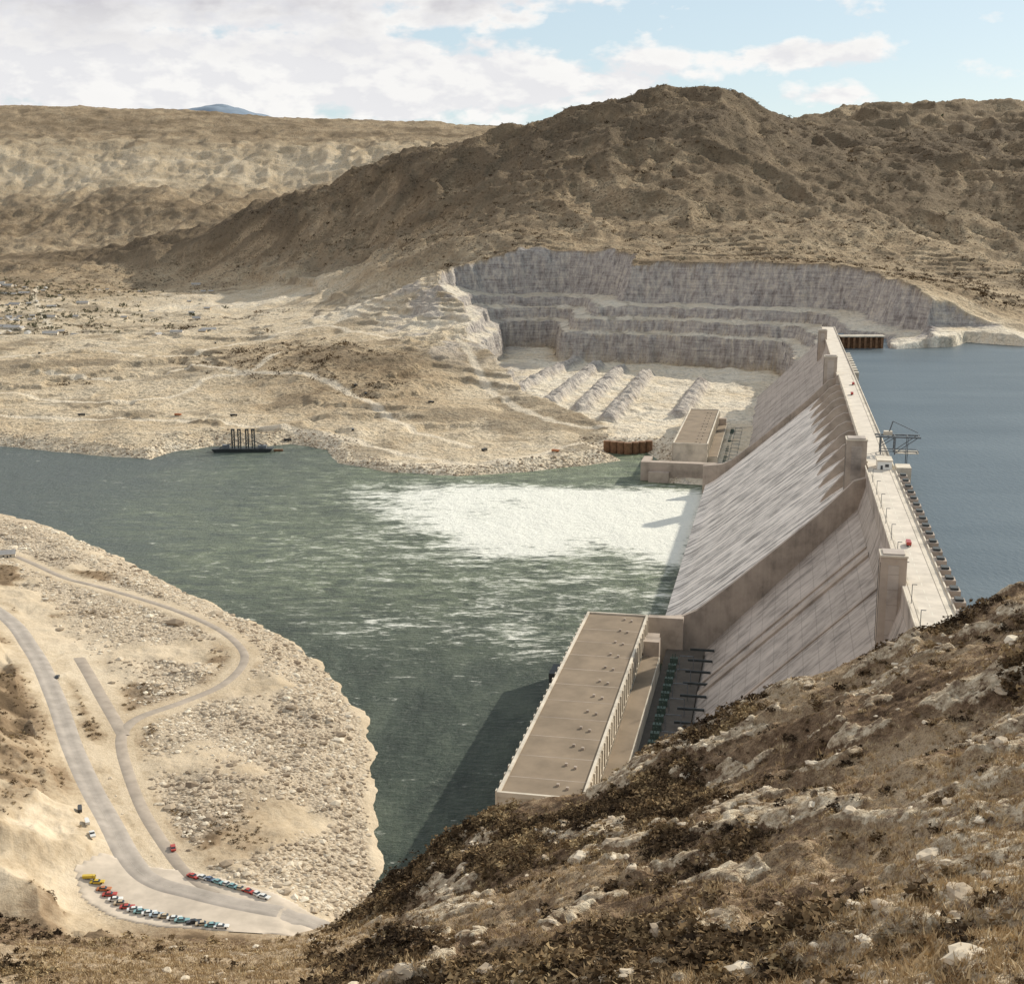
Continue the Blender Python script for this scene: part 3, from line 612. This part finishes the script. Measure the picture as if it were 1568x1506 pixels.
part('steel_frame',v,f,M_grey,cr); boxes('trolley',[(16,22,91,97,143.6,146.5)],M_conl,cr); boxes('platform',[(24.5,41,87,100,131,131.5)],M_conl,cr)
cb=empty('cofferdam_crib'); cx=U(1318,532,115); cb.location=(cx[0],cx[1],0); cb.rotation_euler=(0,0,0)
boxes('posts',[(-28+i*8,-25+i*8,-3,0,105,131) for i in range(8)],M_rust,cb); boxes('cap',[(-30,34,-3.5,14,131,133)],M_conl,cb); boxes('back_wall',[(-29,33,2,12,105,131)],M_rust,cb)
sp=empty('sheet_pile_cells',(0,0,0),0)
for i in range(7):
    cx,cy=U(930+i*10.5,694-abs(i-3),0); bm=bmesh.new(); bmesh.ops.create_cone(bm,cap_ends=True,segments=20,radius1=5.2,radius2=5.2,depth=24)
    me=bpy.data.meshes.new('cell'); bm.to_mesh(me); bm.free(); me.materials.append(M_rust); o=bpy.data.objects.new('cell_%d'%(i+1),me); scene.collection.objects.link(o); o.parent=sp; o.location=(cx,cy,3)
bx,by=U(372,690,0); bg=empty('drilling_barge',(bx,by,0),.05)
part('hull',[(-36,-7,.1),(36,-7,.1),(36,7,.1),(-36,7,.1),(-40,-8,4.5),(40,-8,4.5),(40,8,4.5),(-40,8,4.5)],BOXF,M_dark,bg)
v=[];f=[]
for x in (-12,-4,6,14):
    for dx in (-1.6,1.6):
        for dy in (-1.6,1.6): beam(v,f,(x+dx,dy,4),(x+dx,dy,29),1.0)
    for k in range(6): beam(v,f,(x-1.6,-1.6,5+k*4),(x+1.6,-1.6,9+k*4),.5); beam(v,f,(x-1.6,1.6,9+k*4),(x+1.6,1.6,9+k*4),.5)
    beam(v,f,(x-2.4,0,29),(x+2.4,0,29),1.8)
beam(v,f,(-30,0,5),(-12,0,12),1);beam(v,f,(30,0,6),(14,0,14),1)
part('drill_towers',v,f,M_dark,bg); boxes('deckhouse',[(-26,-17,-4,4,4.5,9),(20,31,-4,4,4.5,8)],M_grey,bg); boxes('boom_float',[(40,52,-2,2,.2,2.5)],M_rust,bg)
# ================= VEHICLES =================
def car_mesh(name,paint,kind='car'):
    bm=bmesh.new()
    def ext(prof,w0,w1,mi):
        n=len(prof); L=[bm.verts.new((x,-(w0+(w1-w0)*min(1,max(0,(z-.8)/.65)))/2,z)) for x,z in prof]
        R=[bm.verts.new((v.co.x,-v.co.y,v.co.z)) for v in L]
        for i in range(n):
            fc_=bm.faces.new([L[i],L[(i+1)%n],R[(i+1)%n],R[i]]); fc_.material_index=mi
        for q in (L[::-1],R): fc_=bm.faces.new(q); fc_.material_index=mi
    if kind=='car':
        ext([(-2.65,.35),(2.6,.35),(2.7,.6),(2.6,.88),(1.1,.95),(-1.6,.95),(-2.6,.9),(-2.7,.6)],1.95,1.95,0)
        ext([(1.1,.95),(.45,1.42),(-1.05,1.42),(-1.75,.95)],1.85,1.5,1)
        ext([(.4,1.42),(.3,1.48),(-.95,1.48),(-1.03,1.42)],1.5,1.5,0)
        wh=1.65;r=.36
    elif kind=='pickup':
        ext([(-2.7,.45),(2.6,.45),(2.65,1.0),(1.2,1.1),(-2.7,1.1)],1.95,1.95,0)
        ext([(1.2,1.1),(.7,1.7),(-.5,1.7),(-.6,1.1)],1.85,1.6,1); ext([(.65,1.7),(.6,1.78),(-.45,1.78),(-.5,1.7)],1.6,1.6,0)
        wh=1.7;r=.4
    else:
        ext([(-4,.7),(3.6,.7),(3.6,1.0),(-4,1.0)],2.2,2.2,2); ext([(3.7,.8),(3.7,1.7),(3.3,2.6),(1.9,2.6),(1.9,.8)],2.3,2.1,0); ext([(3.72,1.75),(3.4,2.4),(3.2,2.4),(3.2,1.75)],2.0,1.9,1)
        ext([(-4,1.02),(1.6,1.02),(1.7,2.7),(-4.3,2.7)],2.4,2.5,0); wh=2.6;r=.55
    for x in (-wh,wh):
        for y in (-.88,.88):
            g=bmesh.ops.create_cone(bm,cap_ends=True,segments=14,radius1=r,radius2=r,depth=.24)
            for vv in g['verts']:
                c=vv.co.copy(); vv.co=Vector((c.x+x,c.z+y,c.y+r))
            for fa in {q for vv in g['verts'] for q in vv.link_faces}: fa.material_index=2
    bmesh.ops.recalc_face_normals(bm,faces=bm.faces)
    me=bpy.data.meshes.new(name); bm.to_mesh(me); bm.free()
    for m in (paint,M_glass,M_tire): me.materials.append(m)
    return me
PC=[('red',(.42,.05,.035)),('white',(.72,.71,.67)),('teal',(.2,.36,.37)),('blue',(.12,.16,.24)),('tan',(.5,.4,.27)),('black',(.03,.03,.03)),('skyblue',(.42,.49,.53)),('yellow',(.6,.42,.04)),('orange',(.45,.16,.06))]
PM={k:simple('car_paint_'+k,c,.3,.03,1,.5) for k,c in PC}
CM={k:car_mesh('car_'+k,PM[k]) for k in PM}
def put(me,name,x,y,z,rot,sc=1.0):
    o=bpy.data.objects.new(name,me); scene.collection.objects.link(o); o.location=(x,y,z); o.rotation_euler=(0,0,rot); o.scale=(sc,)*3; return o
def gz(x,y): return float(near_z(np.array([x]),np.array([y]))[0])
def carat(u,v,k,rot,name='parked_car',me=None,off=.36,z0=19.5):
    x,y=U(u,v,z0); return put(me or CM[k],name,x,y,gz(x,y)+off,rot,1.15)
row=[(150,1356,'yellow'),(159,1363,'orange'),(168,1369,'red'),(178,1375,'white'),(187,1380,'tan'),(196,1386,'red'),(206,1390,'white'),(217,1394,'teal'),(228,1397,'white'),(240,1401,'skyblue'),(252,1404,'tan'),(266,1408,'white'),(280,1412,'teal'),(298,1415,'black'),(312,1418,'tan'),(325,1420,'teal'),(339,1422,'white')]
for u,v,k in row: carat(u+random.uniform(-1.5,1.5),v,k,.15+random.uniform(-.12,.12))
row=[(297,1340,'red'),(310,1342,'white'),(322,1345,'blue'),(334,1349,'teal'),(346,1352,'white'),(357,1355,'teal'),(368,1358,'tan'),(380,1362,'red'),(392,1366,'white'),(404,1370,'white')]
for u,v,k in row: carat(u+random.uniform(-1.5,1.5),v,k,-.5+random.uniform(-.12,.12))
carat(265,1296,'red',1.9,'car',off=.5); carat(88,1040,'black',1.75,'car',off=.6)
put(car_mesh('pickup_white',PM['white'],'pickup'),'pickup_truck',*U(143,1299,20.5),gz(*U(143,1299,20.5))+.55,2.0,1.2)
put(car_mesh('truck_black',PM['black'],'truck'),'box_truck',*U(124,1260,20.5),gz(*U(124,1260,20.5))+.55,1.9,.8)
put(car_mesh('truck_white',PM['white'],'truck'),'box_truck',*U(135,1281,20.5),gz(*U(135,1281,20.5))+.55,2.0,.75)
put(car_mesh('truck_yellow',PM['yellow'],'truck'),'utility_truck',*U(138,1350,20.5),gz(*U(138,1350,20.5))+.4,0.1,.7)
TRM=car_mesh('truck_red',PM['red'],'truck')
for s,n in ((-190,10),(420,9),(500,14)):
    x,y=D(s,n); put(TRM,'red_truck',x,y,130.1,1.37)
dz=car_mesh('haul_truck',PM['orange'],'truck'); dk=car_mesh('haul_truck_dark',PM['black'],'truck')
for u,v,zz in ((272,632,22),(358,633,22),(440,655,20),(540,655,18),(742,680,14),(560,605,30),(660,618,25),(850,690,12),(545,600,30),(125,632,22),(60,540,50),(330,525,52)):
    x,y=U(u,v,zz); z=float(far_z(np.array([x]),np.array([y]))[0]); put(random.choice([dz,dk,dk]),'haul_truck',x,y,z+.1,random.uniform(0,3),1.3)
def house_mesh(w,d,h,wall,nm):
    v=[(-w,-d,0),(w,-d,0),(w,d,0),(-w,d,0),(-w,-d,h),(w,-d,h),(w,d,h),(-w,d,h),(-w-.5,0,h+d*.6),(w+.5,0,h+d*.6),(-w-.5,-d-.6,h-.3),(w+.5,-d-.6,h-.3),(w+.5,d+.6,h-.3),(-w-.5,d+.6,h-.3)]
    f=[[0,1,5,4],[1,2,6,5],[2,3,7,6],[3,0,4,7],[10,11,9,8],[12,13,8,9],[4,8,7],[5,6,9]]
    mi=[0,0,0,0,1,1,0,0]
    for x0 in (-w*.6,w*.3):
        k=len(v); v+=[(x0,-d-.06,1),(x0+1.6,-d-.06,1),(x0+1.6,-d-.06,2.4),(x0,-d-.06,2.4)]; f.append([k,k+1,k+2,k+3]); mi.append(2)
    k=len(v); v+=[(-.5,-d-.06,0),(.6,-d-.06,0),(.6,-d-.06,2.2),(-.5,-d-.06,2.2)]; f.append([k,k+1,k+2,k+3]); mi.append(2)
    me=bpy.data.meshes.new(nm); me.from_pydata(v,[],f)
    for m in (wall,simple(nm+'_roof',(.36,.34,.32),.9),M_glass): me.materials.append(m)
    me.polygons.foreach_set('material_index',mi); return me
hs=[house_mesh(8,4.5,3.6,M_white,'h1'),house_mesh(7,5,3.6,M_conl,'h2'),house_mesh(16,7,5,M_conl,'h3'),house_mesh(8,5,4,PM['tan'],'h4')]
HX=[];
for i in range(110):
    u=random.gauss(-5,38) if i<75 else random.uniform(40,330); Yh=random.choice([2850,3250,3700,4200,4600])+random.gauss(0,70); HX.append(((u-784)/2000*Yh,Yh))
HX=np.array(HX); HZ=far_z(HX[:,0],HX[:,1])
for (x,y),z in zip(HX,HZ):
    if z<85: put(random.choice(hs),'house',x,y,z-.3,random.choice([0,0,1.57])+random.uniform(-.3,.3),random.uniform(.8,1.15))
# trees in the town
N=1300; Y=rng.uniform(2800,4900,N); X=(rng.normal(20,110,N)-784)/2000*Y; z=far_z(X,Y); k=z<90; X,Y,z=X[k],Y[k],z[k]; n=len(X); sc=rng.lognormal(1.2,.4,n)
scatter('town_trees',[shrub_temp(i+60,50,1.1) for i in range(4)],np.stack([X,Y,z],1),np.stack([sc,sc,sc*1.2],1),rng.uniform(0,6.28,n),simple('town_tree_leaves',(.1,.095,.05),.9),rng.uniform(0,1,n))
x,y=U(12,852,16); put(hs[1],'storage_shed',x,y,gz(x,y),.3,.9)
# lone tree on the mesa
x,Yt=(1420-784)/2000*5480,5480; zt=float(far_z(np.array([x]),np.array([float(Yt)]))[0]); te=bpy.data.objects.new('pine_tree',None); te.location=(x,Yt,zt); scene.collection.objects.link(te)
bm=bmesh.new(); bmesh.ops.create_cone(bm,cap_ends=True,segments=8,radius1=1.2,radius2=.3,depth=26); me=bpy.data.meshes.new('trunk'); bm.to_mesh(me); bm.free(); me.materials.append(M_rust); o=bpy.data.objects.new('trunk',me); o.parent=te; o.location=(0,0,13); scene.collection.objects.link(o)
tv,tf=shrub_temp(77,300,.9); tv=tv*np.array([7,7,17])*np.clip(1.15-tv[:,2:3]*.5,.25,1)+np.array([0,0,6])
o=raw_mesh('crown',tv,tf.ravel(),3,[simple('pine_needles',(.05,.09,.04),.9)],None,False); o.parent=te
# distant mountain
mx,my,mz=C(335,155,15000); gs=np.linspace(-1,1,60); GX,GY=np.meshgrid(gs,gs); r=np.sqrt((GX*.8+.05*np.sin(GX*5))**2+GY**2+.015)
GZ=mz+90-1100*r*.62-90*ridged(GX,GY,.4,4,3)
grid_obj('distant_mountain',mx+GX*1900,my+GY*1500,GZ,simple('haze_blue_mountain',(.24,.29,.35),.95,.15,.004,.05))  # blue of distance haze put into the mountain's base colour
# ================= WORLD / SUN / CAMERA =================
sv=Vector((1.498,1.324,1.02)).normalized(); el=math.asin(sv.z); az=math.atan2(sv.x,sv.y)
w=bpy.data.worlds.new('World'); scene.world=w; w.use_nodes=True; nt=w.node_tree; nt.nodes.clear()
sky=nd(nt,'ShaderNodeTexSky',sky_type='NISHITA'); sky.sun_disc=False; sky.sun_elevation=el; sky.sun_rotation=az; sky.air_density=1.0; sky.dust_density=.6; sky.altitude=400
gen=nd(nt,'ShaderNodeTexCoord').outputs['Generated']; xyz=nd(nt,'ShaderNodeSeparateXYZ',{'Vector':gen})
A=math_(nt,'ARCTAN2',xyz.outputs[0],xyz.outputs[1]); E=math_(nt,'ARCSINE',xyz.outputs[2])
cv=nd(nt,'ShaderNodeCombineXYZ',{'X':A,'Y':math_(nt,'MULTIPLY',E,2.0)}).outputs[0]
SC=14
c1=noise(nt,cv,SC,5,.58,.1); c2=noise(nt,nd(nt,'ShaderNodeVectorMath',{0:cv,1:(.006,.018,0)},operation='ADD').outputs[0],SC,5,.58,.1)
bias=mapr(nt,A,-.3,.12,.15,-.11)
def blob(a0,e0,wa,we,amp):
    x=math_(nt,'DIVIDE',math_(nt,'SUBTRACT',A,a0),wa); y=math_(nt,'DIVIDE',math_(nt,'SUBTRACT',E,e0),we)
    r2=math_(nt,'ADD',math_(nt,'MULTIPLY',x,x),math_(nt,'MULTIPLY',y,y)); return math_(nt,'MULTIPLY',math_(nt,'EXPONENT',math_(nt,'MULTIPLY',r2,-1)),amp)
bl=[blob(.195,.113,.06,.012,.36),blob(.24,.085,.05,.007,.2),blob(-.01,.094,.12,.019,.3),blob(-.2,.11,.16,.03,.12),blob(-.28,.16,.2,.018,.22),blob(-.02,.155,.07,.016,.2),blob(-.24,.128,.09,.005,-.1),blob(-.05,.13,.08,.006,-.08)]
tot=math_(nt,'ADD',c1,bias)
for b_ in bl: tot=math_(nt,'ADD',tot,b_)
cl=mapr(nt,tot,.48,.58)
sh=mapr(nt,math_(nt,'SUBTRACT',c1,c2),-.05,.05)
K=1/.125
grey=math_(nt,'MULTIPLY',mapr(nt,tot,.55,.8),mapr(nt,E,.105,.15,.08,.9))
ccol=mixc(nt,grey,(.97*K,.96*K,.94*K),(.57*K,.56*K,.6*K))
ccol=mixc(nt,math_(nt,'MULTIPLY',math_(nt,'SUBTRACT',1.0,sh),.4),ccol,(.64*K,.65*K,.72*K))
skyc=mixc(nt,.65,sky.outputs[0],(.62*K,.74*K,.8*K))
bg=nd(nt,'ShaderNodeBackground',{'Strength':.125}); nt.links.new(mixc(nt,cl,skyc,ccol),bg.inputs[0])
o=nd(nt,'ShaderNodeOutputWorld'); nt.links.new(bg.outputs[0],o.inputs[0])
sl=bpy.data.lights.new('sun','SUN'); sl.energy=5.0; sl.angle=math.radians(.5); sl.color=(1,.93,.8)
so=bpy.data.objects.new('sun',sl); scene.collection.objects.link(so); so.rotation_euler=(-sv).to_track_quat('-Z','Y').to_euler()
cam=bpy.data.cameras.new('camera'); cam.sensor_width=36; cam.lens=36*2000/1568; cam.clip_start=.5; cam.clip_end=40000
co=bpy.data.objects.new('camera',cam); scene.collection.objects.link(co); co.location=(0,0,CH); co.rotation_euler=(math.pi/2-TH,0,0); scene.camera=co
scene.view_settings.view_transform='Standard'; scene.view_settings.look='None'; scene.view_settings.exposure=0
